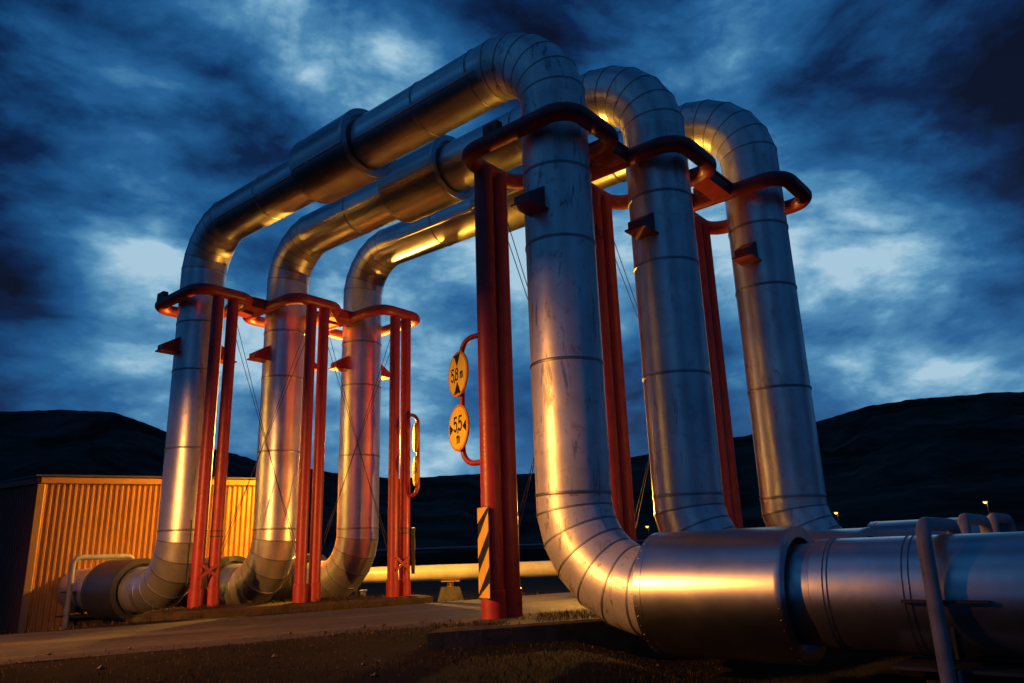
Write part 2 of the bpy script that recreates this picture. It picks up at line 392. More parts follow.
NEAR_SL = [(.88, 2.10), (1.0, 1.74), (.82, 1.95)]
PIPE_LABEL = ['nearest silver pipe loop, its big elbow and sleeve filling the right foreground',
              'middle silver pipe loop, rising between the two other loops',
              'farthest silver pipe loop, its near riser standing rightmost against the sky']
for i in range(3):
    org = R[i] + Vector((0, 0, gz(R[i].x, R[i].y)))
    t = empty('steam_pipe', org, PIPE_LABEL[i], 'pipe', 'parallel steam pipe loops over the road')
    span = L[i] - R[i]; SL = span.length; u = span.normalized()
    H = (6.215, 6.23, 6.30)[i]; top0 = R[i] + Zv * H
    mat = M['clad_worn'] if i == 0 else M['clad']
    straight('riser', R[i] + Zv * (ZG + RB), R[i] + Zv * (H - RB), PR, mat, t, org)
    straight('riser', L[i] + Zv * (ZG + RB), L[i] + Zv * (H - RB), PR, M['clad_far'], t, org)
    straight('crossing_run', top0 + u * RB, top0 + u * (SL - RB), PR, M['clad_clean'], t, org)
    for c, a, b, m in ((R[i] + Zv * (ZG + RB) - u * RB, -Zv, u, mat), (top0 + u * RB - Zv * RB, -u, Zv, mat),
                       (L[i] + Zv * (H - RB) - u * RB, Zv, u, M['clad_far']), (L[i] + u * RB + Zv * (ZG + RB), -u, -Zv, M['clad_far'])):
        mb = MB(); elbow(mb, c, Vector(a), Vector(b), PR); mb.build('elbow', [m, M['band'] if m is M['clad_far'] else M['seam']], t, org)
    straight('ground_run', R[i] + Zv * ZG - u * RB, R[i] + Zv * ZG - u * 12, PR, M['clad_clean'], t, org)
    fl = (3.75, 3.75, 3.6)[i]
    straight('ground_run', L[i] + Zv * ZG + u * RB, L[i] + Zv * ZG + u * fl, PR, M['clad'], t, org)
    # cladding jacket past the near sleeve
    s0, s1 = NEAR_SL[i]
    mb = MB(); lathe(mb, R[i] + Zv * ZG - u * (s1 + .16), -u, [(0, PR - .01), (0, .388), (.004, .392), (9.5, .392)], 84)
    mb.build('jacket', M['clad_clean'], t, org)
    for q in (.10, .13, .62, .66, 1.35, 1.38, 2.4):
        seam_band(R[i] + Zv * ZG - u * (s1 + .16 + q), -u, .390, t, org, .013)
    sleeve(R[i] + Zv * ZG - u * s0, -u, s1 - s0, t, org, (.5, .485, .575)[i])
    sleeve(L[i] + Zv * ZG + u * 2.35, -u, 1.15, t, org, .5, M['sleeve_dark'])
    q0_ = (4.38, 4.52, 4.5)[i]
    sleeve(top0 + u * q0_, -u, 1.2, t, org)
    for z in (1.13, 2.4, 3.68, 4.5):
        seam_band(R[i] + Zv * z, Zv, PR, t, org); seam_band(L[i] + Zv * z, Zv, PR, t, org)
    for q in (1.0, 1.95, 5.55): seam_band(top0 + u * q, u, PR, t, org, .03)
    # longitudinal lap joints of the crossing's sheet metal
    nv = Vector((u.y, -u.x, 0)); 
    if nv.y > 0: nv = -nv
    for rr, q0, q1 in ((PR, RB + .02, q0_ - 1.3), (.5, q0_ - 1.17, q0_ - .04), (PR, q0_ + .02, SL - RB - .02)):
        an = math.radians(-19); rd = nv * math.cos(an) + Zv * math.sin(an); tg = Zv * math.cos(an) - nv * math.sin(an)
        mb = MB(); box(mb, top0 + u * ((q0 + q1) / 2) + rd * (rr + .002), u, tg, rd, q1 - q0, .042, .030, bev=.005)
        mb.build('lap_joint', M['clad_clean'], t, org)
    # red guide lugs
    for base, zz in ((R[i], 4.12), (L[i], 4.11)):
        for s in (-1, 1):
            o = V * s; mb = MB(); w = .09
            def pt(rad, side, z): return base + o * rad + U * side + Zv * (zz + z)
            a0, a1 = PR - .06, PR + .27
            vs = []
            for side in (-w, w): vs += [pt(a0, side, -.13), pt(a1, side, -.13), pt(a1, side, -.05), pt(a0, side, .15)]
            mb.add(vs, [(0, 1, 2, 3), (4, 7, 6, 5), (0, 4, 5, 1), (1, 5, 6, 2), (2, 6, 7, 3)])
            box(mb, base + o * (PR + .10) + Zv * (zz - .145), U, V, Zv, .25, .38, .022)
            mb.build('guide_lug', M['red'], t, org, angle=20)
    # pipe shoes under the near run and the far run
    for base, dd, q in ((R[i], -u, s1 + 1.02), (L[i], u, 3.1)):
        c = base + dd * q; w_ = Vector((u.y, -u.x, 0)); g = gz(c.x, c.y)
        mb = MB()
        box(mb, c + Zv * (ZG - .02), u, w_, Zv, .5, .90, .02, bev=.003)
        box(mb, c + Zv * (ZG - .20), u, w_, Zv, .02, .70, .34); box(mb, c + Zv * (ZG - .43), u, w_, Zv, .75, .86, .022, bev=.003)
        mb.build('pipe_shoe', M['dark'], t, org)
        mb = MB(); box(mb, c + Zv * ((g - .1 + ZG - .45) / 2), u, w_, Zv, .45, .55, ZG - .45 - g + .1, bev=.02)
        mb.build('shoe_block', M['concrete'], t, org)

# ------------------------------------------------------------------ red guide frames
def loop_pts(c, x0, x1, hy, rr, z):
    """rounded rectangle: x along U from x0 to x1, y along V +-hy"""
    P = []
    for cx, cy, a0 in ((x1 - rr, hy - rr, 0), (x0 + rr, hy - rr, 90), (x0 + rr, -hy + rr, 180), (x1 - rr, -hy + rr, 270)):
        for k in range(9):
            a = math.radians(a0 + 90 * k / 8); P.append(c + U * (cx + rr * math.cos(a)) + V * (cy + rr * math.sin(a)) + Zv * z)
    return P
ZL = 4.99
def guide_frame(feet, sgn, offs, outer, label, zl, prad, pgap):
    """sgn: which way along U the road lies"""
    org = sum(feet, Vector()) / 3
    t = empty('pipe_guide_frame', org, label, 'pipe frame', 'red guide frames round the risers')
    posts = []
    for i, f in enumerate(feet):
        a = offs[i]
        lo, hi = sorted((sgn * (a + .02), -sgn * outer[i]))
        mb = MB(); tube(mb, loop_pts(f, lo, hi, .485, .26, zl), .095, 20, closed=True); mb.build('guide_ring', M['red'], t, org)
        pr = []
        for s in (-1, 1):
            b = f + U * (sgn * a) + V * (pgap * s); pr.append(b)
            mb = MB(); cyl(mb, b - Zv * .04, b + Zv * (zl - .02), prad, 28); p = mb.build('post', M['red'], t, org)
            mb = MB(); cyl(mb, b - Zv * .05, b + Zv * .27, prad + .016, 28, bev=.008); mb.build('base_collar', M['red'], p, org)
        posts.append(pr)
        # little lug plate with a bolt hole standing on the ring
        q = f + U * (.48 if sgn > 0 else .42) - V * .485 + Zv * (zl + .13)
        mb = MB(); box(mb, q, U, V, Zv, .22, .10, .16, bev=.012); o = mb.build('lifting_lug', M['red'], t, org)
        mb = MB(); cyl(mb, q - V * .056, q - V * .048, .03, 14); mb.build('bolt_hole', M['dark'], o, org)
    for i in range(2):
        d = feet[i + 1] - feet[i]; du, dv = d.dot(U), d.dot(V)
        for uu in ((-.30, .20) if sgn > 0 else (-.60, -.2)):
            gap0, gap1 = .47, dv - .47
            c = feet[i] + U * uu + V * ((gap0 + gap1) / 2) + Zv * zl
            mb = MB(); box(mb, c, U, V, Zv, .26, gap1 - gap0, .15, bev=.01)
            box(mb, c + Zv * .084, U, V, Zv, .30, gap1 - gap0 + .12, .016)
            mb.build('link_plate', M['red'], t, org)
        # crossed bracing cables with clamps at the posts
        A, B = posts[i][1], posts[i + 1][0]
        for (p, zp, q, zq) in ((A, zl - .2, B, .45), (A, zl - .48, B, .62), (A, .45, B, zl - .2), (A, .62, B, zl - .48)):
            mb = MB(); pts = [p.lerp(q, k / 12) + Zv * (zp + (zq - zp) * k / 12 - .04 * math.sin(PI * k / 12)) for k in range(13)]
            tube(mb, pts, .005, 8); mb.build('bracing_cable', M['cable'], t, org)
    for i in ((0, 2) if sgn < 0 else ()):
        A, B = posts[i]
        for z in (.52,):
            m_ = (A + B) / 2 + Zv * z; mb = MB()
            for k in (-1, 1):
                dr = (V * math.cos(math.radians(35)) + Zv * (k * math.sin(math.radians(35)))).normalized()
                box(mb, m_ - U * (-sgn) * (.10 + .006 * k), dr, dr.cross(U), U, .36, .045, .012)
            mb.build('cable_clamp', M['red'], t, org)
        for z in (1.0, 1.08):
            mb = MB(); lathe(mb, B + Zv * z, Zv, [(0, prad - .002), (0, prad + .005), (.02, prad + .005), (.02, prad - .002)], 24); mb.build('strap', M['dark'], t, org)
    return t, posts
frameL, postsL = guide_frame(L, -1, (.80, .94, 1.09), (.66, .66, .74), 'red tube guide frame round the far risers on the left, before the shed', ZL - .11, .09, .13)
frameR, postsR = guide_frame(R, 1, (.95, .86, .82), (.52, .52, .56), 'red tube guide frame round the near risers, carrying the round signs', ZL - .06, .108, .125)

# ------------------------------------------------------------------ height and width signs
def glyph(mb, ch, o, ex, ey, n, h, mi=0):
    """stroke lettering: ch drawn with flat bars, o = lower left corner"""
    w = h * .56; s = h * .15; th = .003
    def P(x, y): return o + ex * (x * w) + ey * (y * h)
    def stroke(pts):
        for a, b in zip(pts, pts[1:]):
            A, B = P(*a), P(*b); d = (B - A)
            if d.length < 1e-6: continue
            box(mb, (A + B) / 2, d, n.cross(d), n, d.length + s * .55, s, th, mi)
    def ell(cx, cy, rx, ry, a0, a1, k=14):
        return [(cx + rx * math.cos(math.radians(a0 + (a1 - a0) * i / k)), cy + ry * math.sin(math.radians(a0 + (a1 - a0) * i / k))) for i in range(k + 1)]
    if ch == '5':
        stroke([(.9, 1), (.2, 1), (.12, .55)] ); stroke([(.12, .55)] + ell(.45, .32, .47, .32, 120, -150))
    elif ch == '8':
        stroke(ell(.5, .76, .36, .22, 0, 360)); stroke(ell(.5, .28, .44, .28, 0, 360))
    elif ch == ',':
        stroke([(.25, .08), (.1, -.16)])
    elif ch == 'm':
        stroke([(.05, 0), (.05, .62)]); stroke([(.05, .5), (.3, .62), (.5, .52), (.5, 0)]); stroke([(.5, .5), (.78, .62), (.98, .52), (.98, 0)])
def tri(mb, pts, n, mi=0):
    v = [p for p in pts] + [p + n * .003 for p in pts]
    mb.add(v, [(0, 2, 1), (3, 4, 5), (0, 1, 4, 3), (1, 2, 5, 4), (2, 0, 3, 5)], mi)
def round_sign(c, n, kind, label, group):
    n = Vector(n).normalized(); ex = Zv.cross(n).normalized(); ey = n.cross(ex)
    t = empty('clearance_sign', c, label, 'sign', group)
    r = .255
    mb = MB(); lathe(mb, c - n * .012, n, [(0, 1e-4), (0, r - .004), (.004, r), (.018, r), (.022, r - .004), (.022, r - .028), (.0215, r - .03)], 56); mb.build('border', M['signred'], t, c)
    mb = MB(); lathe(mb, c + n * .0085, n, [(0, r - .027), (.0025, r - .027), (.0025, 1e-4)], 56); mb.build('face', M['yellow'], t, c)
    f = c + n * .0115; mb = MB()
    if kind == 'height':
        for ch, x in (('5', -.160), (',', -.080), ('8', -.052), ('m', .075)):
            h = .132 if ch != 'm' else .115
            glyph(mb, ch, f + ex * x - ey * .066, ex, ey, n, h)
        tri(mb, [f + ey * .222 - ex * .082, f + ey * .088, f + ey * .222 + ex * .082][::-1], n)
        tri(mb, [f - ey * .222 - ex * .082, f - ey * .088, f - ey * .222 + ex * .082], n)
    else:
        for ch, x in (('5', -.105), (',', -.012), ('5', .018)):
            glyph(mb, ch, f + ex * x - ey * .03, ex, ey, n, .15)
        glyph(mb, 'm', f - ex * .03 - ey * .165, ex, ey, n, .12)
        tri(mb, [f - ex * .212 - ey * .062, f - ex * .122, f - ex * .212 + ey * .062][::-1], n)
        tri(mb, [f + ex * .212 - ey * .062, f + ex * .122, f + ex * .212 + ey * .062], n)
    mb.build('lettering', M['black'], t, c, smooth=False)
    return t
def sign_set(post, side, n, frame_o, z0, z1, z_out, labels, grp, vertical_gap=.30):
    """C-shaped tube bracket on a post carrying two discs"""
    org = frame_o.location
    out = side * z_out; a = post + side * .08
    pts = [a + Zv * z1] + [a + out + Zv * z1 - out * .45 + side * 0, ]
    ru = .17
    p1 = a + out
    P = [a + Zv * z1, a + out - side * ru + Zv * z1]
    P += [p + Vector() for p in arc(a + out - side * ru + Zv * (z1 - ru), Zv, side, ru, 6)]
    P += arc(a + out - side * ru + Zv * (z0 + ru), side, -Zv, ru, 6)
    P += [a + out - side * ru + Zv * z0, a + Zv * z0]
    mb = MB(); tube(mb, P, .03, 14); mb.build('sign_bracket', M['red'], frame_o, org)
    c = p1 + n * .045
    zm = (z0 + z1) / 2
    round_sign(c + Zv * (zm + vertical_gap), n, 'height', labels[0], grp)
    round_sign(c + Zv * (zm - vertical_gap), n, 'width', labels[1], grp)
nR = Vector((-.876, -.482, 0)).normalized()
sign_set(postsR[0][0], U * 1.0, nR, frameR, 1.54, 2.93, .31,
         ('round yellow 5,8 m height limit sign, upper disc on the near red post', 'round yellow 5,5 m width limit sign, lower disc on the near red post'), 'clearance signs')
nL = Vector((.965, -.262, 0)).normalized()
nL = Vector((-.95, -.31, 0)).normalized()
sign_set(postsL[2][1], Vector((.86, -.5, 0)).normalized(), nL, frameL, 1.62, 3.02, .20,
         ('upper of two yellow round signs seen edge-on by the far red post', 'lower of two yellow round signs seen edge-on by the far red post'), 'clearance signs', .29)

def hazard_board(c, n, w, h, label, back=False):
    n = Vector(n).normalized(); ex = Zv.cross(n).normalized()
    t = empty('hazard_board', c, label, 'hazard board', 'hazard boards on the post feet')
    mb = MB(); box(mb, c, ex, Zv, n, w, h, .012, bev=.003); mb.build('plate', M['black'], t, c)
    mb = MB(); k = 0; step = .34; f = c + n * .0075
    y = -h / 2 - .3
    while y < h / 2 + .1:
        q = []
        for x, yy in ((-w / 2, y), (w / 2, y + .26), (w / 2, y + .26 + step * .55), (-w / 2, y + step * .55)):
            q.append((x * .97, max(-h / 2 + .006, min(h / 2 - .006, yy))))
        if max(v[1] for v in q) - min(v[1] for v in q) > .02:
            vs = [f + ex * a + Zv * b for a, b in q]
            mb.add(vs + [v + n * .002 for v in vs], [(3, 2, 1, 0), (4, 5, 6, 7), (0, 1, 5, 4), (1, 2, 6, 5), (2, 3, 7, 6), (3, 0, 4, 7)])
        y += step
    mb.build('stripe', M['hazard'], t, c, smooth=False)
hp = postsR[0][0]
hazard_board(hp + nR * .135 - U * .05 + Zv * .63, nR, .25, .88, 'yellow and black striped hazard board at the foot of the near red post')
hp = postsL[0][0]
hazard_board(hp + U * .115 + V * (-.10) + Zv * .78, -nR, .14, .95, 'dark striped board on the leftmost far red post foot')
hp = postsL[2][1]
hazard_board(hp - U * .07 - nR * .10 + Zv * .72, nR * -1, .14, .75, 'pale edge-on board on the rightmost far red post foot')

# ------------------------------------------------------------------ plinths
mb = MB(); F0 = Vector((-.80, 6.80, 0)); d1 = Vector((.93, .37, 0)).normalized(); nn = Vector((-d1.y, d1.x, 0))
poly = [F0, F0 + d1 * 1.75, F0 + d1 * 6.2 + nn * .9, F0 + d1 * 5.9 + nn * 2.1, F0 + d1 * 2.2 + nn * 1.35, F0 + d1 * .55 + nn * .95]
prism(mb, poly, -.55, .0, bev=.02); o = mb.build('kerb_plinth', M['concrete'], org=F0, angle=20); o.location = F0
tag(o, 'low dark concrete plinth under the near red posts', 'plinth')
mb = MB()
poly = [(-5.35, 11.25), (-5.0, 10.95), (-4.6, 10.95), (-3.2, 11.75), (-1.75, 12.75), (-1.45, 13.2), (-1.75, 13.75), (-3.1, 13.0), (-4.5, 12.35), (-5.25, 11.8)]
prism(mb, poly, -.5, .0, bev=.03); o = mb.build('kerb_plinth', M['dirt'], org=(-3.3, 12.2, 0), angle=20); o.location = (-3.3, 12.2, 0)
tag(o, 'low kerbed concrete island under the far red posts', 'plinth')

# ------------------------------------------------------------------ white inverted-U frames over the ground runs
def hoop(base, width, ztop, label, rail=True):
    g = gz(base.x, base.y); r = .046; ru = .14
    e = base + V * width; t = empty('pipe_stop_frame', (base.x, base.y, g), label, 'pipe frame', 'white inverted U frames over the ground pipes')
    P = [Vector((base.x, base.y, g - .15)), Vector((base.x, base.y, ztop - ru))]
    P += arc(Vector((base.x, base.y, ztop - ru)) + V * ru, -V, Zv, ru, 8)[1:]
    P += arc(Vector((e.x, e.y, ztop - ru)) - V * ru, Zv, V, ru, 8)
    P += [Vector((e.x, e.y, g - .2))]
    mb = MB(); tube(mb, P, r, 20); mb.build('hoop', M['white'], t, t.location)
    if rail:
        mb = MB(); box(mb, base + U * -.06 + V * .09 + Zv * (ztop - 1.0), U, V, Zv, .012, .16, .24, bev=.003); mb.build('plate', M['white'], t, t.location)
        mb = MB(); cyl(mb, base + U * -.075 + V * .09 + Zv * (ztop - .95), base + U * -.04 + V * .09 + Zv * (ztop - .95), .02, 12); mb.build('bolt', M['dark'], t, t.location)
    return t
NB = R[0] - U * 3.08 - V * .5
NL = ['white painted inverted U pipe frame nearest the camera at the lower right', 'second white inverted U frame from the right edge, over the middle ground pipe', 'white inverted U frame at the right edge, over the farthest ground pipe']
FLb = ['pale inverted U frame over the ground pipe in front of the shed', 'pale inverted U frame hidden behind the second far riser', 'pale inverted U frame behind the third far riser']
for i in range(3):
    hoop(NB + V * (1.34 * i), 1.0, (.70, .75, .78)[i], NL[i])
hoop(L[0] + U * 2.75 - V * .52, 1.04, .80, FLb[0], False)

# ------------------------------------------------------------------ shed
def build_shed():
    A = Vector((-8.85, 14.2, 0)); d = Vector((.886, .463, 0)).normalized(); n = Vector((d.y, -d.x, 0)); w = 4.45; zt = 2.27; zb = -.75
    sd = Vector((-.84, .54, 0)).normalized(); sn = Vector((-sd.y, sd.x, 0)) * 1; sl_ = 4.6
    if sn.y > 0: sn = -sn
    t = empty('corrugated_shed', A + d * (w / 2) + Zv * -.5, 'ochre corrugated metal shed behind the far risers', 'shed')
    org = t.location
    def corr(p, dd, nn_, ln, z0, z1, mat):
        mb = MB(); x = 0; pit = .098; prof = []
        while x < ln - pit:
            prof += [(x, 0), (x + .048, 0), (x + .058, .024), (x + .088, .024)]; x += pit
        prof += [(ln, 0)]
        vs = []
        for (q, o) in prof:
            b = p + dd * q + nn_ * o; vs += [b + Zv * z0, b + Zv * z1]
        mb.add(vs, [(2 * k, 2 * k + 2, 2 * k + 3, 2 * k + 1) for k in range(len(prof) - 1)])
        return mb.build('wall', mat, t, org, smooth=False)
    B = A + d * w; Cc = A + sd * sl_; Bb = B - n * 4.5
    corr(A, d, n, w, zb, zt - .10, M['shed'])
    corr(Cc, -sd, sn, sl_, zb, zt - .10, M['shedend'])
    corr(B, -n, d, 4.5, zb, zt - .1, M['shed'])
    bd = (Cc - Bb).normalized(); corr(Bb, bd, Vector((bd.y, -bd.x, 0)), (Cc - Bb).length, zb, zt - .1, M['shed'])
    for p in (A, B):
        mb = MB(); box(mb, p + Zv * ((zt + zb) / 2 - .06) + n * .012, d, n, Zv, .13, .10, zt - zb - .12, bev=.012); mb.build('corner_flashing', M['shedtrim'], t, org)
    for p, q, nn_, fm in ((A, B, n, 'shed'), (Cc, A, sn, 'shedend')):
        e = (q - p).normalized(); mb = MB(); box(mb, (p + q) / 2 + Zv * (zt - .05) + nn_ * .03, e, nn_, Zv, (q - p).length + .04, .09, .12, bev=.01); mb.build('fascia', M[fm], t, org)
    mb = MB(); poly = [A + n * .11 - d * .1, B + n * .11 + d * .1, Bb + d * .1, Cc + sd * .1, A + sn * .11 + sd * .05]
    lo = [v + Zv * (zt + .015) for v in poly]; hi = [v + Zv * (zt + .05) for v in poly]
    bridge(mb, [lo, hi]); mb.add(hi, [tuple(range(5))]); mb.add(lo, [tuple(range(4, -1, -1))]); mb.build('roof', M['roof'], t, org, smooth=False)
build_shed()

# ------------------------------------------------------------------ yellowish pipeline beyond the road, its saddle, a marker post
YA, YB = Vector((-5.2, 19.1, .235)), Vector((9.5, 20.9, .235))
t = empty('low_pipeline', (2, 20, -.45), 'straight cream painted pipe lying low beyond the road', 'pipe')
mb = MB(); cyl(mb, YA, YB, .19, 40); mb.build('pipe_barrel', M['pipepaint'], t, t.location)
yd = (YB - YA).normalized(); yn = Vector((yd.y, -yd.x, 0))
for k, q in enumerate((.29, .62, .93)):
    c = YA.lerp(YB, q); mb = MB(); lathe(mb, c, yd, [(0, .188), (0, .197), (.03, .197), (.03, .188)], 40); mb.build('seam_band', M['pipepaint'], t, t.location)
for q in (-1.72, 5.0):
    f = (q - YA.x) / (YB.x - YA.x); c = YA.lerp(YB, f); g = gz(c.x, c.y)
    s = empty('pipe_saddle', (c.x, c.y, g), 'concrete block with a steel T saddle carrying the cream pipe' if q < 0 else 'concrete saddle block of the cream pipe, right of the risers', 'pipe support', 'saddles of the cream pipe')
    mb = MB(); cc = c - yd * 0 + yn * .0
    b0 = [cc + yd * a + yn * b + Zv * (g - .1 - c.z) for a, b in ((-.36, .36), (.36, .36), (.36, -.36), (-.36, -.36))]
    b1 = [cc + yd * a + yn * b + Zv * (-.34) for a, b in ((-.22, .24), (.22, .24), (.22, -.24), (-.22, -.24))]
    bridge(mb, [[Vector(p) for p in b0], [Vector(p) for p in b1]]); mb.add(b1, [(0, 1, 2, 3)])
    mb.build('block', M['concrete'], s, s.location, angle=20)
    mb = MB(); box(mb, c - Zv * .208, yd, yn, Zv, .46, .30, .022, bev=.003); box(mb, c - Zv * .28, yd, yn, Zv, .16, .02, .13); box(mb, c - Zv * .28, yd, yn, Zv, .02, .2, .13)
    mb.build('steel_tee', M['shedtrim'], s, s.location)
p0 = Vector((-2.95, 14.9, gz(-2.95, 14.9)))
mb = MB(); box(mb, p0 + Zv * .22, (1, 0, 0), (0, 1, 0), (0, 0, 1), .09, .09, .56, bev=.008); box(mb, p0 + Zv * .515, (1, 0, 0), (0, 1, 0), (0, 0, 1), .12, .12, .03, bev=.006)
o = mb.build('marker_post', M['white'], org=p0); o.location = p0; tag(o, 'short pale marker post beneath the third far riser', 'post')

# ------------------------------------------------------------------ lamps
def street_lamp(p, h, arm, label, head=.30):
    p = Vector(p); g = p.z; t = empty('street_lamp', p, label, 'street lamp', 'lit street lamps')
    a = Vector(arm).normalized()
    mb = MB(); lathe(mb, p - Zv * .3, Zv, [(0, .09), (h * .5, .07), (h + .3, .05), (h + .3, 0)], 14); mb.build('pole', M['concrete'], t, p)
    mb = MB(); tube(mb, [p + Zv * (h - .05), p + Zv * (h + .03) + a * .25, p + Zv * (h + .05) + a * .55], .035, 10); mb.build('arm', M['white'], t, p)
    c = p + Zv * (h + .03) + a * .3
    mb = MB(); box(mb, c + Zv * .06, a, a.cross(Zv), Zv, .6, .28, .10, bev=.03); mb.build('lamp_housing', M['dark'], t, p)
    mb = MB(); n = 18
    rings = []
    for k in range(6):
        q = k / 5 * PI / 2
        rings.append([c + Zv * (.005 - head * .8 * math.sin(q)) + a * (head * math.cos(q) * math.cos(2 * PI * i / n)) + a.cross(Zv) * (head * .55 * math.cos(q) * math.sin(2 * PI * i / n)) for i in range(n)])
    bridge(mb, rings); mb.build('lamp_bowl', M['lamp'], t, p)
    return c
def light(name, p, col, e, r=.15, spot=None, target=None, blend=.6):
    l = bpy.data.lights.new(name, 'SPOT' if spot else 'POINT'); l.energy = e; l.color = col; l.shadow_soft_size = r
    o = bpy.data.objects.new(name, l); COL.objects.link(o); o.location = p
    if spot:
        l.spot_size = math.radians(spot); l.spot_blend = blend
        o.rotation_euler = (Vector(target) - Vector(p)).to_track_quat('-Z', 'Y').to_euler()
    return o
for p, h, lab in (((25.1, 150, -.8), 5.9, 'tiny lit street lamp far off between the first and second risers'),
                  ((53.5, 130, -.8), 6.5, 'tiny lit street lamp far off beside the farthest riser'),
                  ((66.6, 110, -.8), 6.5, 'tiny lit street lamp far off at the right above the sleeves')):
    c = street_lamp(p, h, (-1, -.2, 0), lab, .34)
    light('lamp_light', c - Zv * .35, (1, .5, .1), 60, .2)
LA = Vector((-6.6, 4.0, 2.85))
light('road_lamp_light', LA + Zv * .04, (1., .365, .06), 4400, .08, 106, (-1.75, 10.4, 1.85), .95)
def flood_lamp(c, label, hood=.42, a=None):
    """low post with a hooded lamp head over the point c"""
    g = gz(c.x, c.y); a = a or Vector((-2.3, 10.9, 0)) - Vector((c.x, c.y, 0)); a.normalize()
    t = empty('yard_lamp', (c.x, c.y, g), label, 'yard lamp', 'low yard lamps')
    b = Vector((c.x, c.y, g)) - a * (hood + .1)
    mb = MB(); lathe(mb, b - Zv * .2, Zv, [(0, .06), (c.z - g + .34, .045), (c.z - g + .36, 0)], 16); mb.build('pole', M['white'], t, t.location)
    mb = MB(); cyl(mb, b + Zv * (c.z - g + .12), Vector(c) + Zv * .14, .03, 12); mb.build('arm', M['white'], t, t.location)
    mb = MB(); lathe(mb, Vector(c) + Zv * .16, -Zv, [(0, .001), (0, hood * .6), (.06, hood * .9), (.16, hood), (.16, hood - .006), (.07, hood * .88), (.012, hood * .58), (.012, .001)], 40); mb.build('hood', M['dark'], t, t.location)
flood_lamp(LA, 'low hooded yard lamp at the left edge of the road')
LB = Vector((-3.24, 15.65, 2.9))
light('yard_lamp_light', LB, (1., .46, .05), 2700, .10)
g_ = gz(LB.x, LB.y)
t = empty('globe_lamp', (LB.x, LB.y, g_), 'low bare globe lamp on a post, hidden behind the third far riser', 'yard lamp', 'low yard lamps')
mb = MB(); lathe(mb, (LB.x, LB.y, g_ - .2), Zv, [(0, .035), (LB.z - g_ + .05, .025), (LB.z - g_ + .07, .06), (LB.z - g_ + .09, .06), (LB.z - g_ + .09, 0)], 14); mb.build('pole', M['dark'], t, t.location)

LC = Vector((.95, 12.0, 1.22))
light('bollard_lamp_light', LC, (1., .45, .06), 400, .07)
g_ = gz(LC.x, LC.y); t = empty('bollard_lamp', (LC.x, LC.y, g_), 'short bollard lamp hidden behind the nearest riser', 'yard lamp', 'low yard lamps')
mb = MB(); lathe(mb, (LC.x, LC.y, g_ - .1), Zv, [(0, .05), (LC.z - g_ - .02, .05), (LC.z - g_, .07), (LC.z - g_ + .01, .07), (LC.z - g_ + .01, 0)], 16); mb.build('pole', M['dark'], t, t.location)

# ------------------------------------------------------------------ grass (uncountable)
def build_grass():
    mb = MB(); v = []; f = []
    def blade(x, y, z, h, w):
        a = random.uniform(0, 2 * PI); b = random.uniform(0, 2 * PI); ln = random.uniform(.15, .7) * h
        dx, dy = math.cos(a) * w, math.sin(a) * w; lx, ly = math.cos(b) * ln, math.sin(b) * ln; o = len(v)
        v.extend([(x - dx, y - dy, z - .01), (x + dx, y + dy, z - .01), (x + lx * .4 + dx * .7, y + ly * .4 + dy * .7, z + h * .6), (x + lx * .4 - dx * .7, y + ly * .4 - dy * .7, z + h * .6), (x + lx, y + ly, z + h)])
        f.extend([(o, o + 1, o + 2, o + 3), (o + 3, o + 2, o + 4)])
    n = 0
    while n < 17000:
        y = random.uniform(4.2, 9.4); x = random.uniform(-5.6, 5.2)
        s = (Vector((x, y, 0)) - Vector((-2.5, 7.0, 0))).dot(RN)
        if s > .12: continue
        cl = fbm(x * 1.3, y * 1.3, 40) + .15
        if random.random() > .35 + cl: continue
        if abs(x) > y * .78 + .5: continue
        if s > -.05 and x > -.9: continue
        blade(x, y, gz(x, y), random.uniform(.006, .026) * (1 + .8 * max(0, cl)), random.uniform(.0015, .0035)); n += 1
    n = 0
    while n < 9000:                                  # verge beyond the road
        q = random.uniform(-2, 9); w = random.uniform(3.75, 6.5); p = Vector((-2.5, 7.0, 0)) + RD * q + RN * w
        if random.random() > .5 + fbm(p.x, p.y, 41): continue
        blade(p.x, p.y, gz(p.x, p.y), random.uniform(.03, .10), random.uniform(.003, .006)); n += 1
    for k in range(2500):                            # tufts along the plinth
        q = random.uniform(.1, 1.9); w = random.uniform(.05, .9); p = F0 + d1 * q + nn * w
        if fbm(p.x * 2, p.y * 2, 50) < -.1: continue
        blade(p.x, p.y, .0, random.uniform(.015, .05), random.uniform(.0018, .0035))
    for k in range(3500):
        q = random.uniform(0, 3.7); p = Vector((-5.1, 11.15, 0)).lerp(Vector((-1.6, 13.3, 0)), q / 3.7) + RN * random.uniform(-.28, .62)
        if fbm(p.x * 2, p.y * 2, 52) < .05: continue
        blade(p.x, p.y, .0, random.uniform(.015, .06), random.uniform(.003, .006))
    me = bpy.data.meshes.new('grass'); me.from_pydata(v, [], f); me.materials.append(M['grass'])
    o = bpy.data.objects.new('grass', me); COL.objects.link(o)
    tag(o, 'short dry brown grass on the verges of the road', 'grass', kind='stuff')
build_grass()
